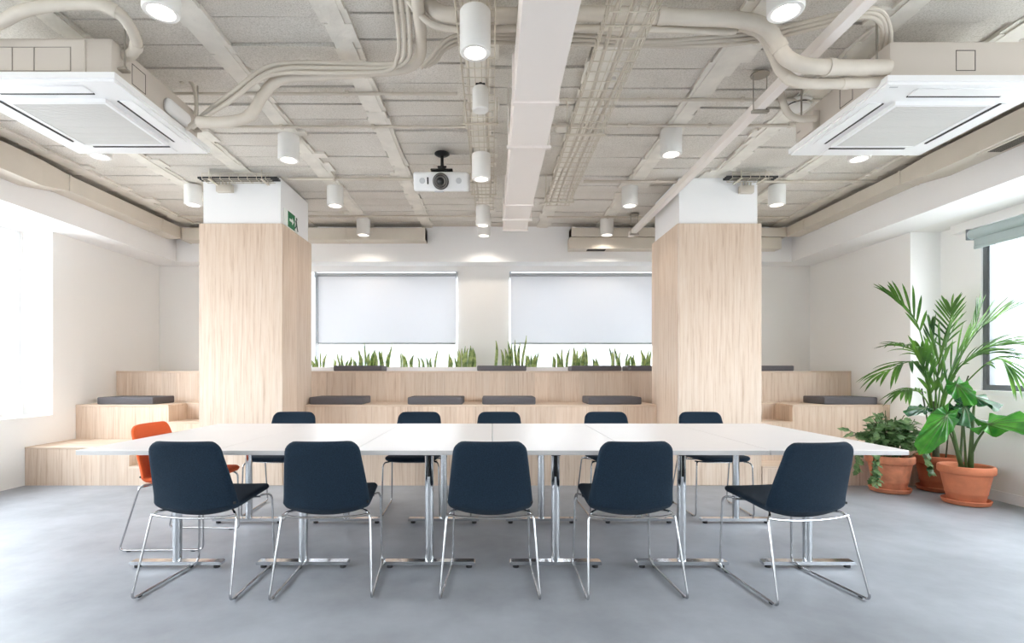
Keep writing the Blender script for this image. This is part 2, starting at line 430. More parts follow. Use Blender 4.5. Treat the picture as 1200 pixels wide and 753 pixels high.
# columns
def column(x0, x1, label):
    cx = (x0+x1)/2
    t = thing('column', label, 'column', (cx, 5.76, 0)); o = (cx, 5.76, 0); t['kind'] = 'thing'
    MB().box(x0+.03, x1-.03, Y1+.03, CB-.03, 2.64, H-.022).build('plaster_shaft', 'white_paint', t, o)
    m = MB()
    n = 3
    m.bbox(x0, x1, Y1, CB, 0, 2.683, .004, 1)
    m.build('wood_cladding', 'wood_up', t, o)
column(-3.005, -2.149, 'oak clad square column with the green exit sign on its side')
column(1.894, 2.758, 'oak clad square column standing nearer the potted plants, without a sign')

# exit sign on the column
sx = -2.179
es = thing('exit_sign', 'green and white emergency exit sign high on the oak clad column', 'exit sign', (sx, 5.6, 2.788))
MB().bbox(0, .014, -.15, .17, -.075, .075, .003, 1).build('sign_panel', 'sign_white', es)
MB().box(.0135, .016, -.075, .088, -.070, .070).build('green_field', 'green', es)
MB().prism([(-.04,-.012),(.02,-.012),(.02,-.035),(.06,0),(.02,.035),(.02,.012),(-.04,.012)], 'x', .0155, .018).build('arrow', 'sign_white', es)
mn = MB()
mn.lathe([(.0001,.0185),(.014,.0185),(.014,.0165)], (0,.125,.05), 14, 'x')
mn.prism([(.10,.032),(.128,.036),(.142,.0),(.152,-.03),(.166,-.05),(.158,-.062),(.138,-.04),(.124,-.015),(.112,-.035),(.088,-.05),(.084,-.038),(.104,-.022),(.112,.0)], 'x', .0145, .0175)
mn.build('running_figure', 'sign_dark', es)
MB().box(.0135, .0165, -.142, -.080, -.066, .066).build('doorway_pictogram', 'sign_white', es)

es.scale = (1, 1.18, 1.18)
# ------------------------------------------------------------------ cushions
def cushion(px0, px1, Y, z, label, d=.42, dy=.03, h=.085, rz=0):
    s = F/Y; x0, x1 = (px0-VX)/s, (px1-VX)/s
    w = x1-x0; cx = (x0+x1)/2
    o = MB().bbox(-w/2, w/2, 0, d, 0, h, .014, 3).build('seat_cushion', 'cushion')
    o.location = (cx, Y+dy, z); o.rotation_euler = (0, 0, rz)
    t = MB().tube([(-w/2+.008, .006, h*.5), (w/2-.008, .006, h*.5)], .003, 6)
    t.tube([(-w/2+.008, d-.006, h*.5), (w/2-.008, d-.006, h*.5)], .003, 6); t.build('seam', 'cushion', o)
    tag(o, label, 'cushion', 'grey seat cushions on the oak tiers')
cm = [(111,177,'grey cushion on the middle tier by the left wall',.42),(361,424,'grey cushion on the middle tier touching the column with the exit sign',.42),
 (477,542,'grey cushion on the middle tier, second from the exit sign column',.42),(565,628,'grey cushion on the middle tier, third from the exit sign column',.42),
 (690,753,'grey cushion on the middle tier beside the column without a sign',.42),(968,1031,'grey cushion on the middle tier nearest the potted plants',.42)]
for a, bb, lb, d in cm: cushion(a, bb, 6.0, Z_2, lb, d)
cu = [(390,447,'grey cushion on the top tier below the window nearest the exit sign'),(559,617,'grey cushion on the top tier in front of the pier between the windows'),
 (670,729,'grey cushion on the top tier below the middle of the second window'),(737,788,'grey cushion on the top tier partly hidden behind the unsigned column'),
 (880,932,'grey cushion on the top tier to the right of both columns')]
for a, bb, lb in cu: cushion(a, bb, 6.64, Z_3, lb, .33, .02, .07)

# planter and snake plants
pl = thing('planter_trough', 'long white planter trough holding the snake plants under the back windows', 'planter', (-.13, 7.25, 0))
po = (-.13, 7.25, 0)
MB().box(-2.71, 2.45, Y4+.012, Y4+.037, .9, 1.232).box(-2.71, 2.45, YB-.055, YB-.03, .9, 1.232).box(-2.71, -2.685, Y4+.012, YB-.03, .9, 1.232).box(2.425, 2.45, Y4+.012, YB-.03, .9, 1.232).box(-2.71, 2.45, Y4+.012, YB-.03, 0, .9).build('trough', 'white_paint', pl, po)
MB().box(-2.685, 2.425, Y4+.037, YB-.055, .9, 1.20).build('soil', 'soil', pl, po)
def snake_plant(px, n, hh, spread, label, seed):
    r = random.Random(seed); s = F/7.22; x = (px-VX)/s
    m = MB()
    for i in range(n):
        bx = (i-(n-1)/2)/max(1, n-1)*spread + r.uniform(-.015, .015); by = r.uniform(-.05, .05)
        h = hh*r.uniform(.6, 1.05); lean = Vector((bx*r.uniform(.35, .9) + r.uniform(-.06, .06), r.uniform(-.05, .05), 1)).normalized()
        wv = r.uniform(.021, .031); a = r.uniform(-.9, .9); side_ = Vector((math.cos(a), math.sin(a), 0)); nn = lean.cross(side_).normalized()
        N = 7; vs = []
        for j in range(N):
            t = j/(N-1); wd = wv*(.7 + .6*t - 1.28*t**3.2) * (1 if j < N-1 else .03)
            cpt = Vector((bx, by, 0)) + lean*h*t + side_*.03*math.sin(t*3+i)*t
            vs += [cpt - side_*wd + nn*.006, cpt + nn*-.004, cpt + side_*wd + nn*.006, cpt + nn*-.009]
        fs = []
        for j in range(N-1):
            for k in range(4): fs.append((j*4+k, j*4+(k+1) % 4, j*4+4+(k+1) % 4, j*4+4+k))
        m.add(vs, fs, True)
    o = m.build('snake_plant', 'snake'); o.location = (x, 7.22, 1.198)
    tag(o, label, 'plant', 'snake plants in the planter trough')
sp = [(371,5,.22,.22,'low snake plant beside the exit sign column, leftmost in the planter'),
 (404,7,.22,.26,'low snake plant behind the cushion under the first window, left of the tallest leaves there'),
 (428,5,.36,.16,'upright snake plant behind the cushion under the first window, second tallest clump'),
 (447,6,.34,.18,'upright snake plant just past the right end of the first top tier cushion'),
 (477,5,.22,.16,'yellowish short snake plant under the first window, right of its cushion'),
 (500,5,.26,.2,'snake plant with spread leaves under the right half of the first window'),
 (531,4,.26,.12,'narrow snake plant at the right edge of the first window'),
 (547,8,.34,.2,'bushy dark snake plant against the pier between the windows'),
 (588,3,.42,.18,'tall dark snake plant with few leaves behind the pier cushion'),
 (603,6,.44,.2,'tallest snake plant, behind the cushion at the pier'),
 (622,6,.24,.14,'short snake plant at the left end of the second window'),
 (657,5,.28,.17,'snake plant left of the cushion under the second window'),
 (678,7,.33,.2,'full snake plant behind the cushion under the second window'),
 (694,3,.22,.16,'sparse leaning snake plant right of the middle of the second window'),
 (726,6,.30,.24,'fan shaped snake plant under the right half of the second window'),
 (741,3,.22,.08,'thin snake plant between the last two top tier cushions'),
 (759,7,.30,.18,'rightmost snake plant, beside the column without a sign')]
for i, (px, n, hh, spd, lb) in enumerate(sp): snake_plant(px, int(n*1.15), hh*1.04, spd, lb, 40+i)

# back blinds
def roller_blind(x0, x1, label):
    cx = (x0+x1)/2; y = YB-.03; w = (x1-x0)/2
    t = thing('roller_blind', label, 'roller blind', (cx, y, 2.56), 0)
    MB().box(-w+.006, w-.006, -.001, .001, -.98, 0).build('fabric', 'blind', t)
    MB().tube([(-w, 0, .0), (w, 0, 0)], .026, 14).build('roller_tube', 'blind_rail', t)
    MB().bbox(-w+.02, w-.02, -.011, .011, -1.0, -.972, .004, 2).build('bottom_rail', 'blind_rail', t)
    for s in (-1, 1): MB().bbox(s*w-.012, s*w+.012, -.035, .028, -.04, .04, .006, 2).build('bracket', 'blind_rail', t)
    return t
bl = roller_blind(-2.53, -.51, 'white screen roller blind over the back window nearer the exit sign')
MB().tube([(-1.0, -.02, 0), (-1.0, -.02, -1.28)], .007, 6).tube([(-.975, -.02, -.0), (-.975, -.02, -1.28)], .005, 6).build('chain', 'chain', bl)
bl = roller_blind(.255, 2.33, 'white screen roller blind over the back window nearer the potted plants')
MB().tube([(1.03, -.02, 0), (1.03, -.02, -1.3)], .007, 6).tube([(1.005, -.02, 0), (1.005, -.02, -1.3)], .005, 6).build('chain', 'chain', bl)
# blind on the right window
rb = thing('roller_blind', 'grey green roller blind rolled high over the window behind the palm', 'roller blind', (XRo-.085, 4.3, 2.54))
MB().tube([(0, -.95, 0), (0, .93, 0)], .05, 18).build('roller_tube', 'blind_teal', rb)
MB().box(-.003, .003, -.93, .90, -.13, .0).build('fabric', 'blind_teal', rb)
MB().bbox(-.012, .012, -.93, .90, -.155, -.12, .008, 2).build('bottom_rail', 'blind_teal', rb)
MB().bbox(-.05, .05, .93, .945, -.055, .055, .006, 2).build('bracket', 'chain', rb)

# ------------------------------------------------------------------ tables
TX = [(-1.87 + .748*k) for k in range(6)]
tl = ['white rectangular table at the end with the orange chair','white rectangular table, second from the orange chair','white rectangular table just left of the centre seam',
      'white rectangular table just right of the centre seam','white rectangular table, second from the end by the potted plants','white rectangular table at the end by the potted plants']
def table():
    t = thing('table', '', 'table')
    w, d = .3725, .745
    m = MB(); m.bbox(-w, w, -d, d, .709, .735, .002, 1)
    o = m.build('tabletop', ['laminate', 'table_edge'], t)
    for p in o.data.polygons:
        if abs(p.normal.z) < .5: p.material_index = 1
    for s in (-1, 1):
        y = s*.455
        lg = MB(); lg.tube([(0, y, .02), (0, y, .67)], .026, 20)
        lo = lg.build('leg_column', 'chrome', t)
        f = MB()
        f.prism([(-.27, .02), (.27, .02), (.272, .034), (.262, .041), (-.262, .041), (-.272, .034)], 'y', y-.026, y+.026)
        f.build('foot_bar', 'chrome', t)
        for q in (-.235, .235): MB().lathe([(.0001,0),(.018,0),(.018,.021),(.0001,.021)], (q, y, 0), 14).build('glide', 'black', t)
        h = MB(); h.prism([(-.026,.665),(.026,.665),(.055,.70),(.055,.709),(-.055,.709),(-.055,.70)], 'y', y-.03, y+.03); h.build('tilt_hinge', 'black', t)
        a = MB(); a.bbox(-.007, .007, y-.029, y+.029, .54, .665, .004, 2); a.build('release_lever', 'black', t)
    MB().box(-.02, .02, -.43, .43, .672, .709).build('under_beam', 'chrome', t)
    return t
tb = table()
for i, x in enumerate(TX):
    o = tb if i == 0 else copy_tree(tb)
    o.location = (x, 3.545, 0); tag(o, tl[i], 'table', 'white tables joined into one long table')

# ------------------------------------------------------------------ chairs
def shell_parts(mname, t):
    # side profile (y, z) of the sitting surface, from seat front over the bend to the top of the back
    prof = smooth_path([(.262,.452,0),(.235,.466,0),(.12,.462,0),(0,.452,0),(-.10,.430,0),(-.165,.420,0),(-.208,.452,0),(-.222,.53,0),(-.242,.64,0),(-.272,.74,0),(-.292,.805,0)], 7)
    prof = [(p.x, p.y) for p in prof]
    L = [0]
    for a, b in zip(prof, prof[1:]): L.append(L[-1] + math.hypot(b[0]-a[0], b[1]-a[1]))
    T = L[-1]
    def at(l):
        for i in range(len(L)-1):
            if l <= L[i+1] or i == len(L)-2:
                u = (l-L[i])/(L[i+1]-L[i]); return Vector((0, prof[i][0]*(1-u)+prof[i+1][0]*u, prof[i][1]*(1-u)+prof[i+1][1]*u))
    lb = L[6*7]   # bend
    def hw(l):
        # half width along the shell
        if l < lb: w = .205 + .02*(l/lb)
        else:
            u = (l-lb)/(T-lb); w = .226 - .044*u**1.1
        r = .055
        for d in (l, T-l):
            if d < r: w -= r - math.sqrt(max(0, r*r-(r-d)**2))
        return w
    ls = [0, .004, .012, .024, .038, .055]
    k = 16; ls += [.055 + (lb-.055)*i/k for i in range(1, k+1)]
    nb = len(ls)
    k = 18; ls += [lb + (T-.055-lb)*i/k for i in range(1, k+1)]
    ls += [T-.038, T-.024, T-.012, T-.004, T]
    us = [-1, -.985, -.94, -.86] + [-.75+1.5*i/10 for i in range(11)] + [.86, .94, .985, 1]
    th = .017
    top, bot = [], []
    for l in ls:
        e = .004; a, b = at(max(0, l-e)), at(min(T, l+e)); tg = (b-a).normalized(); n = Vector((0, -tg.z, tg.y))  # towards sitter
        if n.z < 0 and n.y < 0: n = -n
        # n should point up on the seat and forward on the back
        n = Vector((0, tg.z, -tg.y)) if (Vector((0, tg.z, -tg.y)).z > 0 or Vector((0, tg.z, -tg.y)).y > 0) else n
        w = hw(l); c0 = at(l)
        u2 = max(0, (l-lb)/(T-lb)) if l > lb else 0
        cv = .044*math.exp(-((l-lb)/.16)**2) + .016*u2 + .004
        cd = n if l < lb else Vector((0, n.y, n.z*max(0, 1-4*u2)))      # edges curl towards the sitter
        rt, rb_ = [], []
        for u in us:
            q = c0 + Vector((w*u, 0, 0)) + cd*cv*abs(u)**2.2
            ed = min(1, min(l, T-l)/.02, (1-abs(u))*w/.02)
            tt = th*math.sqrt(max(0.02, 1-(1-max(0, ed))**2))
            rt.append(q + n*tt); rb_.append(q - n*tt)
        top.append(rt); bot.append(rb_)
    nu = len(us)
    def piece(i0, i1, name, close0, close1):
        m = MB(); vs = []; fs = []
        for i in range(i0, i1+1): vs += top[i]
        o = len(vs)
        for i in range(i0, i1+1): vs += bot[i]
        n = i1-i0
        for i in range(n):
            for j in range(nu-1):
                a = i*nu+j; fs.append((a, a+1, a+nu+1, a+nu)); fs.append((o+a, o+a+nu, o+a+nu+1, o+a+1))
            for j in (0, nu-1): a = i*nu+j; fs.append((a, a+nu, o+a+nu, o+a))
        for fl, i in ((close0, 0), (close1, n)):
            if fl:
                for j in range(nu-1): a = i*nu+j; fs.append((a, a+1, o+a+1, o+a))
        m.add(vs, fs, True); ob = m.build(name, mname, t)
        ob.data.set_sharp_from_angle(angle=math.radians(75)); return ob
    piece(0, nb-1, 'seat', True, False); piece(nb-1, len(ls)-1, 'backrest', False, True)
def chair(mname):
    t = thing('chair', '', 'chair')
    shell_parts(mname, t)
    r = .0062
    for s in (-1, 1):
        fr = MB()
        pts = [(s*.185, .16, .432), (s*.214, .205, .432), (s*.222, .228, .41), (s*.232, .235, r+.004), (s*.253, -.30, r+.004), (s*.228, -.187, .402), (s*.206, -.170, .422), (s*.165, -.11, .418)]
        fr.tube(fillet(pts, .035, 6), r, 10)
        fr.build('sled_frame', 'chrome_rod', t)
        for y, xg in ((.17, .2345), (-.24, .2508)): MB().box(s*xg-.004, s*xg+.004, y-.012, y+.012, 0, .005).build('glide', 'black', t)
    m = MB()
    m.tube(smooth_path([(-.226,-.190,.410),(-.17,-.194,.402),(-.09,-.197,.396),(0,-.198,.394),(.09,-.197,.396),(.17,-.194,.402),(.226,-.190,.410)], 5), r, 8)
    m.build('cross_bar', 'chrome_rod', t); m = MB()
    m.tube(smooth_path([(-.2,.13,.432),(-.1,.13,.425),(0,.13,.424),(.1,.13,.425),(.2,.13,.432)], 4), r, 8)
    m.build('cross_bar', 'chrome_rod', t)
    m = MB(); m.box(.210, .2205, -.190, -.178, .468, .480); m.build('fabric_tab', 'black', t)
    return t
c0 = chair('navy')
front = [(-1.555,2.86,-2,'navy chair on the camera side, nearest the orange chair'),(-.885,2.865,4,'navy chair on the camera side, second from the orange chair'),
 (-.01,2.86,-.5,'navy chair on the camera side, the middle one of five'),(.725,2.86,1.5,'navy chair on the camera side, second from the end by the plants'),
 (1.605,2.82,8,'navy chair on the camera side turned at an angle, nearest the potted plants')]
back = [(-1.765,'navy chair across the table, nearest the orange chair'),(-.65,'navy chair across the table, second from the orange chair'),
 (.06,'navy chair across the table, the middle one of five'),(1.01,'navy chair across the table, second from the end by the plants'),(1.85,'navy chair across the table, nearest the potted plants')]
for i, (x, y, a, lb) in enumerate(front):
    o = c0 if i == 0 else copy_tree(c0)
    o.location = (x, y+.05, 0); o.rotation_euler = (0, 0, math.radians(a)); tag(o, lb, 'chair', 'navy chairs around the long table')
for x, lb in back:
    o = copy_tree(c0); o.location = (x, 4.375, 0); o.rotation_euler = (0, 0, PI); tag(o, lb, 'chair', 'navy chairs around the long table')
oc = chair('orange'); oc.location = (-2.10, 3.60, 0); oc.rotation_euler = (0, 0, math.radians(-91))
tag(oc, 'orange chair with chrome sled legs at the left head of the table', 'chair')

# ------------------------------------------------------------------ potted plants
def pot(t, rr, h, mt, sr=None):
    rb_ = rr*.64
    m = MB(); ct = h*.80
    m.lathe([(.0001,.012),(rb_,.012),(rb_+.004,.03),(rb_+(rr*.88-rb_)*.30,h*.26),(rb_+(rr*.88-rb_)*.30+.006,h*.28),(rb_+(rr*.88-rb_)*.34+.004,h*.32),(rr*.89,ct-.006),(rr*.965,ct),(rr,ct+.01),(rr,h-.012),(rr-.006,h-.002),(rr-.02,h),(rr-.032,h-.012),(rr-.036,h-.06),(rr*.7,h-.2)], n=48)
    m.build('pot', mt, t)
    s = sr or rb_+.035
    MB().lathe([(.0001,0),(s-.02,0),(s,.008),(s+.012,.04),(s+.006,.046),(s-.004,.042),(s-.018,.014),(.0001,.0115)], n=48).build('saucer', mt, t)
    MB().lathe([(.0001,h-.05),(rr*.4,h-.046),(rr-.034,h-.055)], n=32).build('soil', 'soil', t)
# ---- bush
ta = thing('potted_bush', 'bushy small leaved plant in a worn terracotta pot beside the table corner', 'potted plant', (3.87, 5.07, 0))
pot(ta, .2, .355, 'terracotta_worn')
r = random.Random(5)
def small_leaf(m, p, d, L, r):
    d = d.normalized(); up = Vector((r.uniform(-.5,.5), r.uniform(-.9,.1), 1)); s = d.cross(up).normalized(); n = s.cross(d)
    o = [(0,0),(.12,.26),(.3,.40),(.42,.27),(.62,.36),(.78,.16),(1,0)]
    mid = [p + d*L*x + n*(-.12*L*x*x) for x, _ in o]
    vs = list(mid) + [q + s*L*y + n*L*.1*y for q, (_, y) in zip(mid, o)] + [q - s*L*y + n*L*.1*y for q, (_, y) in zip(mid, o)]
    k = len(o); fs = []
    for i in range(k-1): fs += [(i, i+1, k+i+1, k+i), (i, 2*k+i, 2*k+i+1, i+1)]
    m.add(vs, fs, True)
lv = MB(); st = MB()
for i in range(58):
    a = r.uniform(0, 2*PI); e = r.uniform(.15, 1.45); ln = r.uniform(.24, .46)
    tip = Vector((math.cos(a)*math.cos(e)*1.0, math.sin(a)*math.cos(e)*.42, math.sin(e)*.95))*ln + Vector((-.02, 0, .37))
    base = Vector((r.uniform(-.08,.08), r.uniform(-.08,.08), .31)); mid = (base+tip)/2 + Vector((0,0,.05))
    path = smooth_path([base, mid, tip], 5); st.tube(path, .0035, 5)
    for j in range(6):
        q = path[min(len(path)-1, 4+j)]
        d = Vector((math.cos(a+r.uniform(-1.4,1.4)), math.sin(a+r.uniform(-1.4,1.4)), r.uniform(-.6,.5)))
        if q.y + d.y*.09 > .2: d.y = -abs(d.y)
        small_leaf(lv, q + d*.01, d, r.uniform(.07,.115), r)
for (x, y, z0, z1) in ((-.25, -.1, .40, .10), (.22, -.16, .40, .22), (-.31, .0, .42, .2), (-.27, -.16, .40, .14)):
    path = smooth_path([(x*.4, y*.4, .31), (x*.85, y, .42), (x, y*1.2, (z0+z1)/2), (x*1.02, y*1.25, z1)], 6); st.tube(path, .0035, 5)
    for j in range(8, len(path)):
        for q in (0, 1): small_leaf(lv, path[j], Vector((r.uniform(-1,1), r.uniform(-1,0), r.uniform(-1.1,-.2))), r.uniform(.045,.075), r)
st.build('stems', 'stem', ta); lv.build('foliage', 'bush', ta)

# ---- kentia palm
tp = thing('potted_palm', 'tall feathery palm in a dark terracotta pot behind the other two pots', 'potted plant', (4.37, 5.12, 0))
PO = Vector((4.37, 5.12, 0))
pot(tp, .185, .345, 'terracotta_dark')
rp = random.Random(8)
def leaflet(m, p, d, nrm, L, w, droop):
    d = d.normalized(); s = d.cross(nrm)
    if s.length < .01: s = d.orthogonal()
    s.normalize(); n = s.cross(d).normalized(); N = 7; vs = []
    for i in range(N):
        t = i/(N-1); q = p + d*L*t + Vector((0,0,-1))*droop*L*t*t
        ww = w*(.35 + 1.9*t)*(1-t)**.75*1.0 if i < N-1 else 0.0004
        ww = max(ww, .0006)
        vs += [q - s*ww + n*ww*.5, q, q + s*ww + n*ww*.5]
    fs = []
    for i in range(N-1): a = i*3; fs += [(a, a+1, a+4, a+3), (a+1, a+2, a+5, a+4)]
    m.add(vs, fs, True)
def frond(pts, n=11, L=.34, w=.013, wk=1.22, t0=.45, droop=.25, ang=.75, fan=(0,0,0), lift=.15):
    """pts: world points of the rachis"""
    path = smooth_path([Vector(p)-PO for p in pts], 10); K = len(path)
    m = MB(); m.tube(path, [.0085*(1-.8*i/(K-1))+.001 for i in range(K)], 6)
    for i in range(n):
        u = t0 + (1-t0)*i/(n-1); k = min(K-2, int(u*(K-1))); p = path[k]; tg = (path[k+1]-path[k]).normalized()
        sd = tg.cross(Vector((0,0,1)))
        if sd.length < .15: sd = tg.cross(Vector((0,1,0)))
        sd.normalize(); up = sd.cross(tg).normalized()
        v = (u-t0)/(1-t0); Ls = L*(.62 + 1.1*v*(1-v)*1.4) * rp.uniform(.88, 1.1)
        a = ang*(1-.55*v)
        for sg in (-1, 1):
            d = tg*math.cos(a) + sd*sg*math.sin(a)*rp.uniform(.85,1.1) + up*lift + Vector(fan)
            leaflet(m, p, d, up, Ls, w*wk, droop*rp.uniform(.6,1.3))
    leaflet(m, path[-1], path[-1]-path[-2], Vector((0,0,1)), L*.7, w*wk, droop)
    return m.build('frond', 'palm', tp)
B0 = P(1098, 534, 5.12)
FR = [ # rachis points, leaflet pairs, leaflet length, start, droop, angle, fan
 ([(1092,470,5.1),(1083,408,5.05),(1071,372,5.0),(1048,351,4.95)], 7, .42, .64, .16, .5, (-.05,0,.30)),
 ([(1090,475,5.1),(1081,432,5.0),(1064,424,4.9),(1036,437,4.82)], 6, .36, .68, .35, .75, (-.1,0,-.02)),
 ([(1092,478,5.05),(1084,432,4.95),(1073,412,4.88),(1054,403,4.78)], 7, .34, .66, .42, .7, (-.1,0,0)),
 ([(1100,470,5.2),(1108,410,5.22),(1113,378,5.24),(1115,362,5.25)], 11, .27, .52, .12, .85, (0,0,.1)),
 ([(1103,470,5.05),(1122,425,4.95),(1146,388,4.85),(1168,372,4.75)], 8, .42, .55, .2, .65, (.05,0,.15)),
 ([(1104,475,5.05),(1125,430,4.9),(1155,408,4.75),(1180,404,4.6)], 8, .42, .55, .28, .6, (.1,0,.05)),
 ([(1108,480,5.05),(1140,440,4.85),(1168,420,4.72),(1184,432,4.6)], 7, .34, .6, .55, .75, (.05,0,-.1)),
 ([(1096,480,5.0),(1098,445,4.9),(1103,415,4.84),(1112,396,4.8)], 6, .40, .42, .12, .42, (0,0,.3)),
 ([(1094,490,5.0),(1090,458,4.9),(1084,434,4.85),(1080,420,4.82)], 5, .36, .48, .2, .45, (0,0,.2)),
 ([(1098,480,5.2),(1094,432,5.3),(1092,400,5.33),(1090,385,5.35)], 8, .24, .5, .06, .5, (0,0,.3)),
 ([(1100,490,4.95),(1108,455,4.84),(1120,425,4.76),(1132,405,4.7)], 6, .40, .45, .2, .42, (0,0,.2)),
 ([(1106,475,5.1),(1126,418,5.05),(1142,385,5.0),(1148,366,4.98)], 7, .30, .6, .15, .6, (0,0,.2)),
 ([(1102,482,4.98),(1116,440,4.86),(1142,418,4.74),(1160,414,4.66)], 6, .34, .55, .35, .6, (.05,0,0)),
 ([(1096,500,5.0),(1086,470,4.92),(1072,456,4.88),(1060,458,4.84)], 5, .26, .65, .5, .8, (0,0,-.1))]
for pts, n_, L_, t0_, dr_, an_, fa_ in FR:
    frond([B0] + [P(*q) for q in pts], n_, L_, .0155, wk=(1.35 if n_ < 7 else 1.08) if n_ < 10 else .8, t0=t0_, droop=dr_, ang=an_, fan=fa_)
m = MB(); m.tube([Vector(q)-PO for q in (P(1097,540,5.02), P(1096,510,5.02), P(1095,470,5.0))], [.03,.024,.016], 10); m.tube([Vector(q)-PO for q in (P(1090,540,5.0), P(1088,500,5.0), P(1080,455,5.0))], .007, 6); m.tube([Vector(q)-PO for q in (P(1108,540,5.05), P(1112,500,5.0), P(1135,440,4.95))], .007, 6)
m.build('trunk', 'stem_dark', tp)

# ---- elephant ear
te = thing('potted_elephant_ear', 'broad leaved plant in the frontmost terracotta pot under the right window', 'potted plant', (4.185, 4.60, 0))
EO = Vector((4.185, 4.60, 0))
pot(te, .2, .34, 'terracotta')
def big_leaf(att, tip, nrm, wid, mt, ruffle=.02, cup=.15, back=.28, name='leaf'):
    att, tip, nrm = Vector(att)-EO, Vector(tip)-EO, Vector(nrm)
    d = tip-att; L = d.length; d.normalize(); s = d.cross(nrm).normalized(); n = s.cross(d).normalized()
    NA, NR = 60, 9; vs = []; fs = []
    for i in range(NA):
        a = 2*PI*i/NA
        # heart outline in polar form about the attachment; a=0 towards the tip
        c_ = math.cos(a)
        rad = L*(.46 + .30*c_ + .24*max(0, c_)**5) if c_ > 0 else L*(back + (.46-back)*(1+c_)**1.5)
        if c_ < -.2: rad *= 1 - .55*max(0, (-c_-.75)/.25)**1.5 + .25*math.exp(-((abs(a-PI)-.75)/.3)**2)
        x = rad*c_; y = rad*math.sin(a)*wid/L*1.35
        rad2 = 1 + .035*math.cos(a*16)
        for j in range(NR):
            t = (j+.0)/(NR-1); xx, yy = x*t*rad2, y*t*rad2
            z = -cup*abs(yy)**1.0*.5 - .35*L*(max(0, xx)/L)**2*.6 + ruffle*t*t*math.sin(a*8+1) + .010*t*math.cos(a*16)
            vs.append(att + d*xx + s*yy + n*z)
    for i in range(NA):
        i2 = (i+1) % NA
        for j in range(NR-1): fs.append((i*NR+j, i*NR+j+1, i2*NR+j+1, i2*NR+j))
    m = MB(); m.add(vs, fs, True)
    o = m.build(name, mt, te)
    v = MB()
    for a in (0, .42, -.42, .85, -.85, 1.35, -1.35, 2.2, -2.2):
        i = int(round(a/(2*PI)*NA)) % NA
        v.tube([vs[i*NR+j] for j in range(NR-1)], [.0035*(1-.8*j/NR) for j in range(NR-1)], 5)
    v.build('veins', 'stem', o)
    return o
big_leaf(P(1110,486,4.46), P(1082,529,4.40), (-.2,-1,.5), .135, 'alocasia', .022, .25, .22)
big_leaf(P(1158,497,4.45), P(1222,490,4.15), (-.2,-.75,.85), .19, 'alocasia', .032, .12, .3)
big_leaf(P(1121,450,4.62), P(1138,472,4.45), (-.55,-.8,.45), .12, 'alocasia', .025, .4, .3)
big_leaf(P(1140,464,4.58), P(1176,472,4.5), (.1,-.6,1), .15, 'alocasia_dark', .025, .3, .3)
big_leaf(P(1130,474,4.52), P(1140,500,4.44), (.3,-.9,.5), .12, 'alocasia_dark', .025, .4, .3)
big_leaf(P(1120,478,4.56), P(1128,498,4.5), (-.2,-.9,.6), .10, 'alocasia_dark', .02, .4, .3)
big_leaf(P(1085,478,4.7), P(1062,480,4.65), (0,-.5,1), .09, 'alocasia_dark', .01, .2, .2)
for pts, rr in (([P(1137,550,4.60),P(1138,530,4.55),P(1139,505,4.54),P(1142,468,4.55)], [.024,.022,.018,.008]), ([P(1128,550,4.58),P(1122,530,4.5),P(1117,505,4.48),P(1111,487,4.46)], [.02,.016,.012,.007]),
                ([P(1139,530,4.54),P(1146,515,4.5),P(1160,496,4.46)], [.012,.010,.006]), ([P(1124,550,4.57),P(1127,515,4.6),P(1128,480,4.62),P(1126,453,4.62)], [.011,.010,.008,.005]),
                ([P(1132,548,4.55),P(1130,510,4.5),P(1128,477,4.5)], [.01,.008,.005]), ([P(1126,548,4.6),P(1110,500,4.68),P(1086,479,4.7)], [.008,.006,.004])):
    MB().tube(smooth_path([p-EO for p in pts], 6), [x for x in [rr[0]+(rr[-1]-rr[0])*i/((len(pts)-1)*6) for i in range((len(pts)-1)*6+1)]], 9).build('stalk', 'stem', te)

# ------------------------------------------------------------------ ceiling lamps
def lamp(rad, L):
    t = thing('ceiling_spotlight', '', 'ceiling light')
    MB().lathe([(.0001,0),(rad,0),(rad,-L+.006),(rad-.005,-L),(rad-.022,-L),(rad-.026,-L+.012),(rad-.03,-L+.035)], n=36).build('housing', 'lamp_white', t)
    MB().lathe([(rad-.03,-L+.035),(.0001,-L+.035)], n=30).build('diffuser', 'lamp_glow', t)
    MB().lathe([(.0001,.02),(rad*.35,.02),(rad*.35,-.002)], n=20).build('mount', 'lamp_white', t)
    return t
LS = []
def spot(t, L, e=24, ang=96):
    ld = bpy.data.lights.new('spot_beam', 'SPOT'); ld.energy = e; ld.spot_size = math.radians(ang); ld.spot_blend = .7; ld.color = (1, .9, .78); ld.shadow_soft_size = .05
    o = bpy.data.objects.new('spot_beam', ld); COL.objects.link(o); o.parent = t; o.location = (0, 0, -L-.004)
zt = H-.02
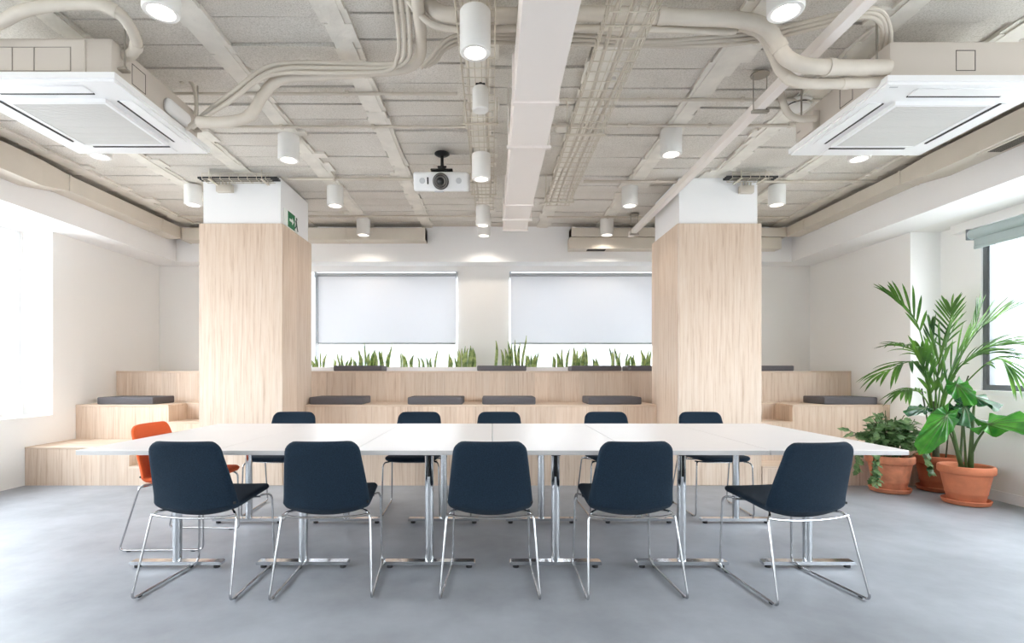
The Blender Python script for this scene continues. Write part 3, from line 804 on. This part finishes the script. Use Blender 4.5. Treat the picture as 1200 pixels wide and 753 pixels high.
lamps = [(-1.66,2.61,'white cylinder ceiling spotlight beside the left air conditioner, nearest the camera'),(1.47,2.61,'white cylinder ceiling spotlight above the curved pipes by the right air conditioner'),
 (-1.73,4.42,'white cylinder ceiling spotlight midway between the left air conditioner and the projector'),(1.48,4.31,'white cylinder ceiling spotlight between the wire tray and the slanting rail'),
 (-3.28,4.35,'ceiling spotlight showing only its bright mouth past the left air conditioner'),(3.1,4.4,'ceiling spotlight showing only its bright mouth past the right air conditioner'),
 (-3.22,5.6,'white cylinder ceiling spotlight outside the exit sign column, by the left beam'),(-1.70,5.63,'white cylinder ceiling spotlight between the exit sign column and the projector'),
 (1.486,5.63,'white cylinder ceiling spotlight just left of the unsigned column'),(3.06,5.6,'white cylinder ceiling spotlight between the unsigned column and the right beam'),
 (-1.69,6.82,'white cylinder ceiling spotlight in front of the back duct over the first window'),(1.5,6.82,'white cylinder ceiling spotlight in front of the back duct over the second window'),
 (-.11,6.85,'farthest small white ceiling spotlight in the line along the central wire tray')]
l0 = lamp(.086, .205)
for i, (x, y, lb) in enumerate(lamps):
    o = l0 if i == 0 else copy_tree(l0)
    o.location = (x, y, zt); tag(o, lb, 'ceiling light', 'cylinder ceiling spotlights'); LS.append(o)
l1 = lamp(.077, .205)
for i, (x, y, lb) in enumerate([(-.086,2.61,'large white cylinder spotlight hanging under the central wire tray, nearest the camera'),(-.092,4.31,'white cylinder spotlight under the central wire tray right of the projector'),(-.102,5.66,'white cylinder spotlight under the far end of the central wire tray')]):
    o = l1 if i == 0 else copy_tree(l1)
    o.location = (x, y, 2.957); tag(o, lb, 'ceiling light', 'cylinder ceiling spotlights'); LS.append(o)
for o in LS: spot(o, .21, *((13, 150) if o.location.y > 6.5 else ((4, 96) if o.location.y < 2.65 else (9, 96))))
sp_ = thing('wireless_sensor', 'small white cylinder hanging under the central wire tray between two spotlights', 'sensor', (-.075, 3.28, 2.80))
MB().lathe([(.0001,0),(.045,0),(.051,.006),(.051,.135),(.045,.145),(.0001,.145)], n=28).build('casing', 'lamp_white', sp_)
MB().tube([(0,0,.145),(0,0,.177)], .012, 10).bbox(-.03,.03,-.02,.02,.155,.17,.004,1).build('hook', 'black', sp_)

# ------------------------------------------------------------------ projector
pj = thing('projector', 'white projector with round black lens hanging on a black ceiling mount', 'projector', (-.46, 4.6, 2.82))
MB().bbox(-.245, .245, 0, .38, 0, .165, .022, 3).build('body', 'proj_white', pj)
MB().lathe([(.0001,-.012),(.03,-.012),(.034,-.02),(.056,-.03),(.066,-.026),(.068,.01)], (.0, 0, .085), 32, 'y').build('lens_ring', 'lens_ring', pj)
MB().lathe([(.0001,-.024),(.02,-.021),(.034,-.014)], (0, 0, .085), 28, 'y').build('lens', 'lens', pj)
MB().lathe([(.046,-.031),(.068,-.026),(.072,.002)], (0, 0, .085), 32, 'y').build('lens_rim', 'black', pj)
for x in (-.165, .16): MB().lathe([(.0001,-.0035),(.024,-.0035),(.026,.002)], (x, 0, .09), 24, 'y').build('grille', 'proj_grey', pj)
MB().bbox(-.122, -.108, -.004, .01, .06, .12, .003, 1).build('sensor_window', 'black', pj)
MB().bbox(-.06, .02, -.002, .05, -.008, .004, .004, 1).build('foot', 'proj_grey', pj)
mk = MB(); mk.lathe([(.0001,.338),(.068,.338),(.068,.328),(.05,.316),(.02,.31),(.0001,.31)], (0,.16,0), 28); mk.tube([(0,.16,.31),(0,.16,.18)], .015, 12)
mk.bbox(-.1,.1,.1,.22,.165,.178,.004,1); mk.bbox(-.035,.035,.13,.19,.178,.2,.004,1); mk.tube([(-.04,.16,.215),(.04,.16,.215)], .01, 8)
mk.build('ceiling_mount', 'black', pj)

for ch in pj.children:
    if ch.name.split('.')[0] != 'ceiling_mount':
        mt_ = Matrix.Translation((0, .16, .17)) @ Matrix.Rotation(math.radians(19), 4, 'X') @ Matrix.Translation((0, -.16, -.17))
        ch.matrix_local = mt_
# ------------------------------------------------------------------ air conditioners
def cassette(cx, cy, label, logo_side=1):
    t = thing('air_conditioner', label, 'air conditioner', (cx, cy, 2.73))
    h = .476; b = .42
    m = MB(); m.bbox(-b, b, -b, b, .03, .265, .012, 2)
    m.build('housing', 'ac_body', t)
    pn = MB(); pn.prism([(-h,-h),(h,-h),(h,h),(-h,h)], 'z', .012, .045)
    # stepped lower face
    pn.prism([(-h+.012,-h+.012),(h-.012,-h+.012),(h-.012,h-.012),(-h+.012,h-.012)], 'z', 0, .012)
    pn.build('panel', 'ac_white', t)
    g = .268
    fr = MB(); q = g+.02
    for a in ((-q,q,-q,-g),(-q,q,g,q),(-q,-g,-g,g),(g,q,-g,g)): fr.box(*a, -.022, .001)
    fr.build('grille_frame', 'ac_white', t)
    gr = MB(); gr.box(-g, g, -g, g, -.018, .0015)
    for i in range(26): y = -g + .012 + i*(2*g-.024)/25; gr.box(-g+.01, g-.01, y-.003, y+.003, -.0195, -.017)
    gr.build('intake_grille', 'ac_grille', t)
    for k in range(4):
        f = MB(); s = MB()
        a0, a1 = .352, .43
        pts = [(-.27, -a1, .27, -a0), (a0, -.27, a1, .27), (-.27, a0, .27, a1), (-a1, -.27, -a0, .27)][k]
        f.bbox(pts[0], pts[2], pts[1], pts[3], -.006, .001, .003, 1); f.build('air_flap', 'ac_white', t)
        sl = [(-.265, -a0, .265, -a0+.014), (a0-.014, -.265, a0, .265), (-.265, a0-.014, .265, a0), (-a0, -.265, -a0+.014, .265)][k]
        s.box(sl[0], sl[2], sl[1], sl[3], -.005, .001); s.build('outlet_slot', 'dark_slot', t)
    # inspection hatch outlines on the near and inner faces
    def outline(m, face, u0, u1, z0, z1, w=.004):
        for (a, c_, d, e) in ((u0, u1, z0, z0+w), (u0, u1, z1-w, z1), (u0, u0+w, z0, z1), (u1-w, u1, z0, z1)):
            if face == 'front': m.box(a, c_, -b-.0015, -b+.001, d, e)
            elif face == 'left': m.box(-b-.0015, -b+.001, a, c_, d, e)
            else: m.box(b-.001, b+.0015, a, c_, d, e)
    m = MB(); fx = .0 if logo_side > 0 else .02
    for a in (('front', fx-.055, fx+.055, .1, .215), ('left', -.12, .0, .1, .22), ('right', -.26, -.14, .1, .22)):
        m = MB(); outline(m, *a); m.build('inspection_hatch', 'hatch_line', t)
    for sx_ in (-1, 1):
        for sy in (-1, 1):
            m = MB(); m.tube([(sx_*(b+.03), sy*(b-.06), .12), (sx_*(b+.03), sy*(b-.06), H-.02-2.73)], .006, 6)
            m.box(min(sx_*b, sx_*(b+.05)), max(sx_*b, sx_*(b+.05)), sy*(b-.06)-.02, sy*(b-.06)+.02, .115, .125)
            m.lathe([(.012,.125),(.012,.14),(.0001,.14)], (sx_*(b+.03), sy*(b-.06), 0), 8); m.build('hanger_rod', 'steel', t)
    MB().box(-h+.04, -h+.085, -h+.035, -h+.043, -.0015, .001).build('logo_mark', 'proj_grey', t)
    return t
ar = cassette(2.632, 3.315, 'white ceiling cassette air conditioner above the potted plants side')
MB().bbox(-.47, -.415, .2, .4, .06, .2, .01, 2).build('junction_box', 'ac_body', ar)
al = cassette(-2.515, 3.285, 'white ceiling cassette air conditioner on the orange chair side', -1)
MB().bbox(.415, .47, .02, .27, .08, .18, .03, 3).build('drain_pump', 'ac_white', al)
m = MB(); m.bbox(-.42, .28, -.43, -.415, .045, .25, .004, 1); m.build('cover_plate', 'ac_body', al)
m = MB(); 
for (a, c_, d, e) in ((-.34, .2, .075, .078), (-.34, .2, .205, .208), (-.0, .004, .075, .208), (-.12, -.116, .075, .208), (.2, .204, .075, .208)): m.box(a, c_, -.4325, -.429, d, e)
m.build('cover_seam', 'seam_grey', al)

# ------------------------------------------------------------------ ducts
d = thing('air_duct', 'long flat white air duct hanging along the middle of the ceiling', 'duct', (.255, 3.5, 2.72))
dO = (.255, 3.5, 2.72)
for a, bb in ((YF+.1, 3.02), (3.024, 4.85), (4.88, 5.70)): MB().box(.128, .375, a, bb, 2.72, 2.985).build('duct_section', 'duct_white', d, dO)
for y in (3.022, 4.865, 5.70): MB().box(.115, .388, y-.016, y+.016, 2.708, 2.997).build('flange', 'duct_white', d, dO)
MB().box(.14, .36, 5.68, 5.715, 2.73, 2.975).build('end_cap', 'duct_white', d, dO)
for y in (1.2, 3.6, 5.3):
    m = MB()
    for x in (.11, .395): m.tube([(x, y, 2.71), (x, y, H-.02)], .004, 6)
    m.box(.1, .405, y-.015, y+.015, 2.7, 2.718); m.build('hanger', 'duct_white', d, dO)
def side_duct(x, s, yj, label, za, zb_, grille):
    o_ = (x, 4, 2.95); t = thing('air_duct', label, 'duct', o_); X = lambda a, b: (min(a, b), max(a, b))
    g = .003*s
    MB().box(*X(x-g, x-s*.222), YF, yj-.35, za, 3.112).build('duct_section', 'duct', t, o_)
    # sloping reducer
    w = MB(); a = x-g
    vs = [(a,yj-.35,za),(x-s*.222,yj-.35,za),(x-s*.222,yj-.35,3.112),(a,yj-.35,3.112),(a,yj,zb_),(x-s*.19,yj,zb_),(x-s*.19,yj,3.105),(a,yj,3.105)]
    w.add(vs, [(0,1,2,3),(7,6,5,4),(0,4,5,1),(1,5,6,2),(2,6,7,3),(3,7,4,0)]); w.build('reducer', 'duct', t, o_)
    MB().box(*X(a, x-s*.19), yj, 6.99, zb_, 3.105).build('duct_section', 'duct', t, o_)
    fl = MB(); fl.box(*X(a, x-s*.2), yj-.008, yj+.008, zb_-.006, 3.11); fl.box(*X(a, x-s*.197), 6.6, 6.614, zb_-.006, 3.11); fl.box(*X(a, x-s*.228), 1.5, 1.52, za-.006, 3.118); fl.build('flange', 'duct', t, o_)
    if grille:
        gr = MB(); gr.box(*X(x-s*.03, x-s*.19), 3.75, 4.25, za-.008, za); gr.build('grille_frame', 'duct', t, o_)
        gm = MB(); gm.box(*X(x-s*.055, x-s*.165), 3.82, 4.18, za-.0095, za-.006)
        gm.build('grille', 'dark_slot', t, o_)
        gs = MB()
        for k in range(7): gs.box(*X(x-s*(.06+.016*k), x-s*(.063+.016*k)), 3.82, 4.18, za-.011, za-.008)
        gs.build('grille_slats', 'steel', t, o_)
side_duct(4.14, 1, 5.05, 'beige air duct with a grille along the right beam', 2.934, 2.98, True)
side_duct(-4.37, -1, 5.15, 'beige air duct along the left beam', 2.88, 2.95, False)
def back_duct(x0, x1, z0, z1, label, ya=6.98, lower=None):
    t = thing('air_duct', label, 'duct', ((x0+x1)/2, 7.1, z0)); o_ = ((x0+x1)/2, 7.1, z0)
    MB().box(x0, x1, ya, 7.197, z0, z1).build('duct_section', 'duct', t, o_)
    fl = MB(); xx = x0+.9
    while xx < x1-.2: fl.box(xx-.006, xx+.006, ya-.005, 7.197, z0-.005, z1+.005); xx += 1.3
    fl.box(x0, x0+.012, ya-.006, 7.197, z0-.006, z1+.006); fl.box(x1-.012, x1, ya-.006, 7.197, z0-.006, z1+.006)
    fl.build('flange', 'duct', t, o_)
    if lower:
        MB().box(*lower, 7.02, 7.197, 2.83, z0-.006).build('lower_section', 'duct', t, o_)
        m = MB(); m.box(lower[0]+.25, lower[0]+.5, 7.05, 7.16, 2.826, 2.832); m.build('grille', 'dark_slot', t, o_)
back_duct(-4.17, -.90, 2.94, 3.10, 'beige duct on the back beam over the first window')
back_duct(1.06, 3.94, 2.985, 3.10, 'beige stepped duct on the back beam over the second window', 6.98, (1.04, 3.9))

# ------------------------------------------------------------------ pipes
def pipe(name, pts, r, label, cat='pipe', mt='pipe', group=None, fil=None, collars=(), n=12):
    path = fillet(pts, fil, 7) if fil else smooth_path(pts, 8)
    o0 = path[0].copy()
    o = MB().tube(path, r, n).build(name, mt, None, tuple(o0))
    tag(o, label, cat, group)
    for k in collars:
        i = max(1, min(len(path)-2, int(k*(len(path)-1)))); dd = (path[i+1]-path[i-1]).normalized()
        MB().tube([path[i]-dd*.02-o0, path[i]+dd*.02-o0], r*1.12, n).build('clamp', mt, o)
    return o
Yp = 2.80
pipe('insulated_pipe', [P(478,-30,Yp), P(497,-8,Yp), P(510,12,Yp), P(535,18,Yp), P(600,18,Yp), P(690,16,Yp), P(800,20,Yp), P(870,24,Yp), P(898,33,Yp), P(910,50,Yp), P(922,68,Yp), P(945,77,Yp), P(990,79,2.84), P(1040,79,2.88)], .04, 'thick pipe crossing under the ceiling and curving into the right air conditioner', collars=(.45, .72, .9))
pipe('insulated_pipe', [P(868,30,2.9), P(892,40,2.9), P(905,62,2.9), P(916,84,2.88), P(938,97,2.88), P(990,98,2.9), P(1036,96,2.92)], .028, 'thinner pipe curving below the thick one into the right air conditioner', collars=(.6, .85))
pipe('insulated_pipe', [P(232,143,3.3), P(262,143,3.3), P(292,136,3.3), P(308,112,3.3), P(330,92,3.3), P(375,88,3.3), P(430,84,3.3), P(472,80,3.28), P(491,68,3.2), P(493,40,3.0), P(489,0,2.7), P(485,-40,2.5)], .034, 'thick pale pipe bending from the left air conditioner towards the camera', collars=(.2, .55))
for k, (dx, dy, rr, lb) in enumerate([(0,0,.0135,'uppermost cable of the bundle from the left air conditioner'),(3,6,.0135,'middle cable of the bundle from the left air conditioner'),(-3,11.5,.0125,'lowest cable of the bundle from the left air conditioner')]):
    dd = 3.22
    pipe('cable', [P(222+dx,148+dy*.3,3.45), P(246+dx,128+dy*.6,3.4), P(275+dx,106+dy,dd), P(305+dx,83+dy,dd), P(335+dx,74+dy,dd), P(390+dx,74+dy,dd), P(455+dx,75+dy*.7,3.18), P(472+dx*2.2,68,3.12), P(474+dx*2.2,45,3.0), P(470+dx*2.4,0,2.75), P(467+dx*2.4,-40,2.55)], rr, lb, 'cable', 'cable', 'cables from the left air conditioner')
for k, lb in enumerate(['upper cable arching through the central wire tray', 'middle cable arching through the central wire tray', 'lower cable arching through the central wire tray']):
    dy = 5*k; e = .02*k
    pipe('cable', [P(493+4*k,80-1*k,3.02+e), P(506+3*k,66+dy*.5,3.02+e), P(522,48+dy,3.0+e), P(545,40+dy,3.0+e), P(600,40+dy,3.0+e), P(690,42+dy,3.0+e), P(760,48+dy*.6,3.0+e), P(830,44+dy,2.94+e*.5), P(890,38+dy,2.94+e*.5), P(960,22+dy,2.84+e*.5), P(1010,10+dy,2.76+e*.5), P(1036-3*k,16+dy,2.80+e*.5), P(1044-5*k,45,2.92+e*.5), P(1038-6*k,72,3.02+e)], .011, lb, 'cable', 'cable', 'cables across the ceiling to the right air conditioner', n=8)
pipe('flexible_hose', [P(-40,42,2.75), P(0,26,2.73), P(30,12,2.71), P(75,5,2.7), P(118,6,2.7), P(142,18,2.74), P(155,36,2.82), P(160,52,2.9), P(153,64,2.95), P(138,67,2.97)], .030, 'pale flexible hose looping onto the left air conditioner', 'hose', 'pipe', None, None, (.5, .8))
pipe('drain_hose', [P(212,98,3.62), P(218,92,3.62), P(226,100,3.62), P(230,118,3.62), P(229,135,3.6)], .012, 'small looped hose beside the left air conditioner', 'hose', 'pipe')
pipe('drain_hose', [P(913,98,3.45), P(917,118,3.45), P(924,133,3.45), P(936,139,3.45), P(956,139,3.45)], .022, 'short bent hose entering the side of the right air conditioner', 'hose', 'pipe')
pipe('insulated_pipe', [P(474,-6,2.74), P(490,14,2.78), P(506,28,2.82), P(530,34,2.84), P(575,34,2.84), P(640,33,2.84), P(760,34,2.86), P(845,37,2.9), P(862,36,2.92)], .018, 'thin pipe running just below the thick crossing pipe')
def conduit(y, segs, label, r=.011, z=None, drops=()):
    z = z or H-.024-r
    t = None
    for a, bb in segs:
        p = [(a, y, z), (bb, y, z)]
        pts = [Vector(q) for q in p]
        m = MB().tube(pts, r, 10)
        for k in range(1, 4): q = pts[0].lerp(pts[1], k/4); m.box(q.x-.012, q.x+.012, y-r*1.5, y+r*1.5, z-r*1.15, z+r+.003)
        o0 = tuple((pts[0]+pts[1])/2)
        o = m.build('conduit', 'conduit', None, o0); tag(o, label, 'conduit', 'painted conduits across the ceiling')
conduit(3.72, [(-3.4, -.25)], 'painted conduit crossing the ceiling in front of the left lamps, left of the tray')
conduit(3.80, [(.45, 3.2)], 'painted conduit crossing the ceiling right of the duct, nearest the camera')
conduit(4.22, [(-3.2, -.22)], 'painted conduit at the lamp left of the projector')
conduit(4.20, [(.45, 3.05)], 'painted conduit at the lamp right of the wire tray')
conduit(5.35, [(-2.1, -.22)], 'double painted conduit behind the projector', .014)
conduit(5.42, [(.95, 4.0)], 'painted conduit above the unsigned column', .014)
conduit(6.62, [(-4.0, -.15)], 'painted conduit near the back duct over the first window')
conduit(6.66, [(.7, 3.8)], 'painted conduit near the back duct over the second window')
# slanting rail under the ceiling
rl = thing('hanging_rail', 'white square rail hung under the ceiling running past the unsigned column', 'rail', (1.80, 4.5, 2.95))
MB().bbox(-.032, .032, 4.5-9+.2, 2.28, -.032, .032, .004, 1).build('rail_bar', 'duct_white', rl)
for y in (-2.9, -1.0, 2.1):
    m = MB()
    for s in (-1, 1): m.tube([(s*.045, y, -.045), (s*.045, y, H-2.95-.02)], .004, 6)
    m.box(-.055, .055, y-.015, y+.015, -.05, -.034); m.lathe([(.0001,H-2.95-.022),(.06,H-2.95-.022),(.06,H-2.95-.03),(.0001,H-2.95-.03)], (0,y,0), 14); m.build('rail_hanger', 'steel', rl)
# wire trays
def tray(x0, x1, y0, y1, z, label, step=.1):
    t = thing('wire_cable_tray', label, 'cable tray', ((x0+x1)/2, (y0+y1)/2, z)); o_ = ((x0+x1)/2, (y0+y1)/2, z)
    m = MB(); r = .0032; n = 5; hh = .055
    for i in range(n+1):
        x = x0+(x1-x0)*i/n; m.tube([(x, y0, z), (x, y1, z)], r, 5)
    for s in (x0, x1):
        for q in (.5, 1): m.tube([(s, y0, z+hh*q), (s, y1, z+hh*q)], r, 5)
    y = y0+.02
    while y < y1:
        m.tube([(x0, y, z+hh), (x0, y, z-.003), (x1, y, z-.003), (x1, y, z+hh)], r, 5); y += step
    m.build('wire_mesh', 'wire', t, o_)
    y = y0+.6
    while y < y1:
        h = MB()
        for s in (x0-.02, x1+.02): h.tube([(s, y, z-.01), (s, y, H-.02)], .004, 6)
        h.box(x0-.03, x1+.03, y-.012, y+.012, z-.016, z-.008); y += 1.5; h.build('tray_hanger', 'wire', t, o_)
    return t
tray(-.187, .014, YF+.2, 5.85, 2.98, 'narrow wire cable tray carrying the central line of spotlights')
tray(.565, .80, YF+.2, 5.45, 2.90, 'wire cable tray right of the long white duct')
for k, (x, lb) in enumerate([(.62,'pale cable lying in the right wire tray, nearest the duct'),(.68,'pale cable lying along the middle of the right wire tray'),(.75,'pale cable lying in the right wire tray, farthest from the duct')]):
    pts = [Vector((x + .02*math.sin(y*2.1+k), y, 2.9145+.0045)) for y in [-1.2+.35*i for i in range(20)]]
    pipe('cable', pts, .011, lb, 'cable', 'cable', 'cables in the right wire tray', n=6)
for k, (x, lb) in enumerate([(-.16,'pale cable lying in the central wire tray along its outer side'),(-.03,'pale cable lying in the central wire tray next to the duct')]):
    pts = [Vector((x + .012*math.sin(y*2.6+k), y, 2.995)) for y in [-1.2+.35*i for i in range(20)]]
    pipe('cable', pts, .010, lb, 'cable', 'cable', 'cables in the central wire tray', n=6)
# small trays with boxes above the columns
def cross_tray(x0, x1, y, z, label):
    t = thing('wire_cable_tray', label, 'cable tray', ((x0+x1)/2, y, z)); o_ = ((x0+x1)/2, y, z)
    m = MB(); r = .003
    for i in range(4): m.tube([(x0, y-.06+.04*i, z), (x1, y-.06+.04*i, z)], r, 5)
    for q in (-.06, .06):
        for hz in (.028, .055): m.tube([(x0, y+q, z+hz), (x1, y+q, z+hz)], r, 5)
    x = x0
    while x <= x1+.001: m.tube([(x, y-.06, z+.055), (x, y-.06, z-.003), (x, y+.06, z-.003), (x, y+.06, z+.055)], r, 5); x += .09
    m.build('wire_mesh', 'wire', t, o_)
    for xx in (x0+.08, x1-.08):
        h = MB()
        for q in (-.075, .075): h.tube([(xx, y+q, z-.01), (xx, y+q, H-.02)], .004, 6)
        h.box(xx-.012, xx+.012, y-.085, y+.085, z-.014, z-.006); h.build('tray_hanger', 'wire', t, o_)
    for i in range(3): MB().tube([(x0-.05, y-.04+.035*i, z+.018), (x1+.06, y-.04+.035*i, z+.018)], .012, 8).build('cable_run', 'black', t, o_)
    return t
cross_tray(-2.88, -2.2, 5.22, 3.075, 'short dark filled wire tray above the exit sign column')
cross_tray(2.38, 2.78, 5.22, 3.085, 'short dark filled wire tray above the unsigned column')
jb = thing('junction_box', 'small beige junction box on the face of the unsigned column top', 'junction box', (2.6, Y1+.028, 2.99))
MB().bbox(-.07, .07, -.055, 0, 0, .075, .005, 2).build('casing', 'conduit', jb)
m = MB()
for x in (-.045, -.015, .015, .045): m.tube([(x, -.03, .075), (x, -.03, .11)], .008, 8)
m.build('glands', 'conduit', jb)
jb = thing('junction_box', 'small beige junction box on the face of the exit sign column top', 'junction box', (-2.74, Y1+.028, 3.0))
MB().bbox(-.08, .08, -.055, 0, 0, .075, .005, 2).build('casing', 'conduit', jb)
m = MB()
for x in (-.055, -.02, .015, .05): m.tube([(x, -.03, .075), (x, -.03, .105)], .008, 8)
m.build('glands', 'conduit', jb)
# smoke detector
sd = thing('smoke_detector', 'round white smoke detector on the ceiling beside the right air conditioner', 'smoke detector', (2.27, 3.86, H-.022))
MB().lathe([(.0001,-.06),(.05,-.058),(.075,-.045),(.08,-.03)], n=28).lathe([(.085,-.02),(.095,-.012),(.095,0),(.0001,0)], n=28).build('cover', 'lamp_white', sd)
MB().lathe([(.07,-.032),(.072,-.018)], n=28).build('vent_ring', 'dark_slot', sd)
# ------------------------------------------------------------------ camera, light
cam = bpy.data.cameras.new('camera'); co = bpy.data.objects.new('camera', cam); COL.objects.link(co)
co.location = (0, 0, EYE); co.rotation_euler = (PI/2, 0, 0)
cam.sensor_width = 36; cam.sensor_fit = 'HORIZONTAL'; cam.lens = 36*F/1200
cam.shift_x = (600-VX)/1200; cam.shift_y = (VY-376.5)/1200; cam.clip_start = .05; cam.clip_end = 200
sc.camera = co
wd = bpy.data.worlds.new('sky'); sc.world = wd; wd.use_nodes = True
n = wd.node_tree.nodes; l = wd.node_tree.links
bg = n['Background']; bg.inputs['Strength'].default_value = 12
tc = n.new('ShaderNodeTexCoord'); sx_ = n.new('ShaderNodeSeparateXYZ'); l.new(tc.outputs['Generated'], sx_.inputs[0])
cr = n.new('ShaderNodeValToRGB'); cr.color_ramp.elements[0].position = .47; cr.color_ramp.elements[0].color = (.34, .33, .32, 1)
cr.color_ramp.elements[1].position = .56; cr.color_ramp.elements[1].color = (.86, .94, 1, 1)
mr = n.new('ShaderNodeMapRange'); mr.inputs['From Min'].default_value = -1; mr.inputs['From Max'].default_value = 1
l.new(sx_.outputs['Z'], mr.inputs['Value']); l.new(mr.outputs['Result'], cr.inputs['Fac']); l.new(cr.outputs['Color'], bg.inputs['Color'])
vs_ = sc.view_settings; vs_.view_transform = 'Standard'; vs_.look = 'None'; vs_.gamma = 1; vs_.use_curve_mapping = False; vs_.exposure = 0.16
sc.cycles.use_denoising = True
sc.cycles.max_bounces = 10; sc.cycles.diffuse_bounces = 6; sc.cycles.transparent_max_bounces = 12
sc.cycles.sample_clamp_indirect = 8
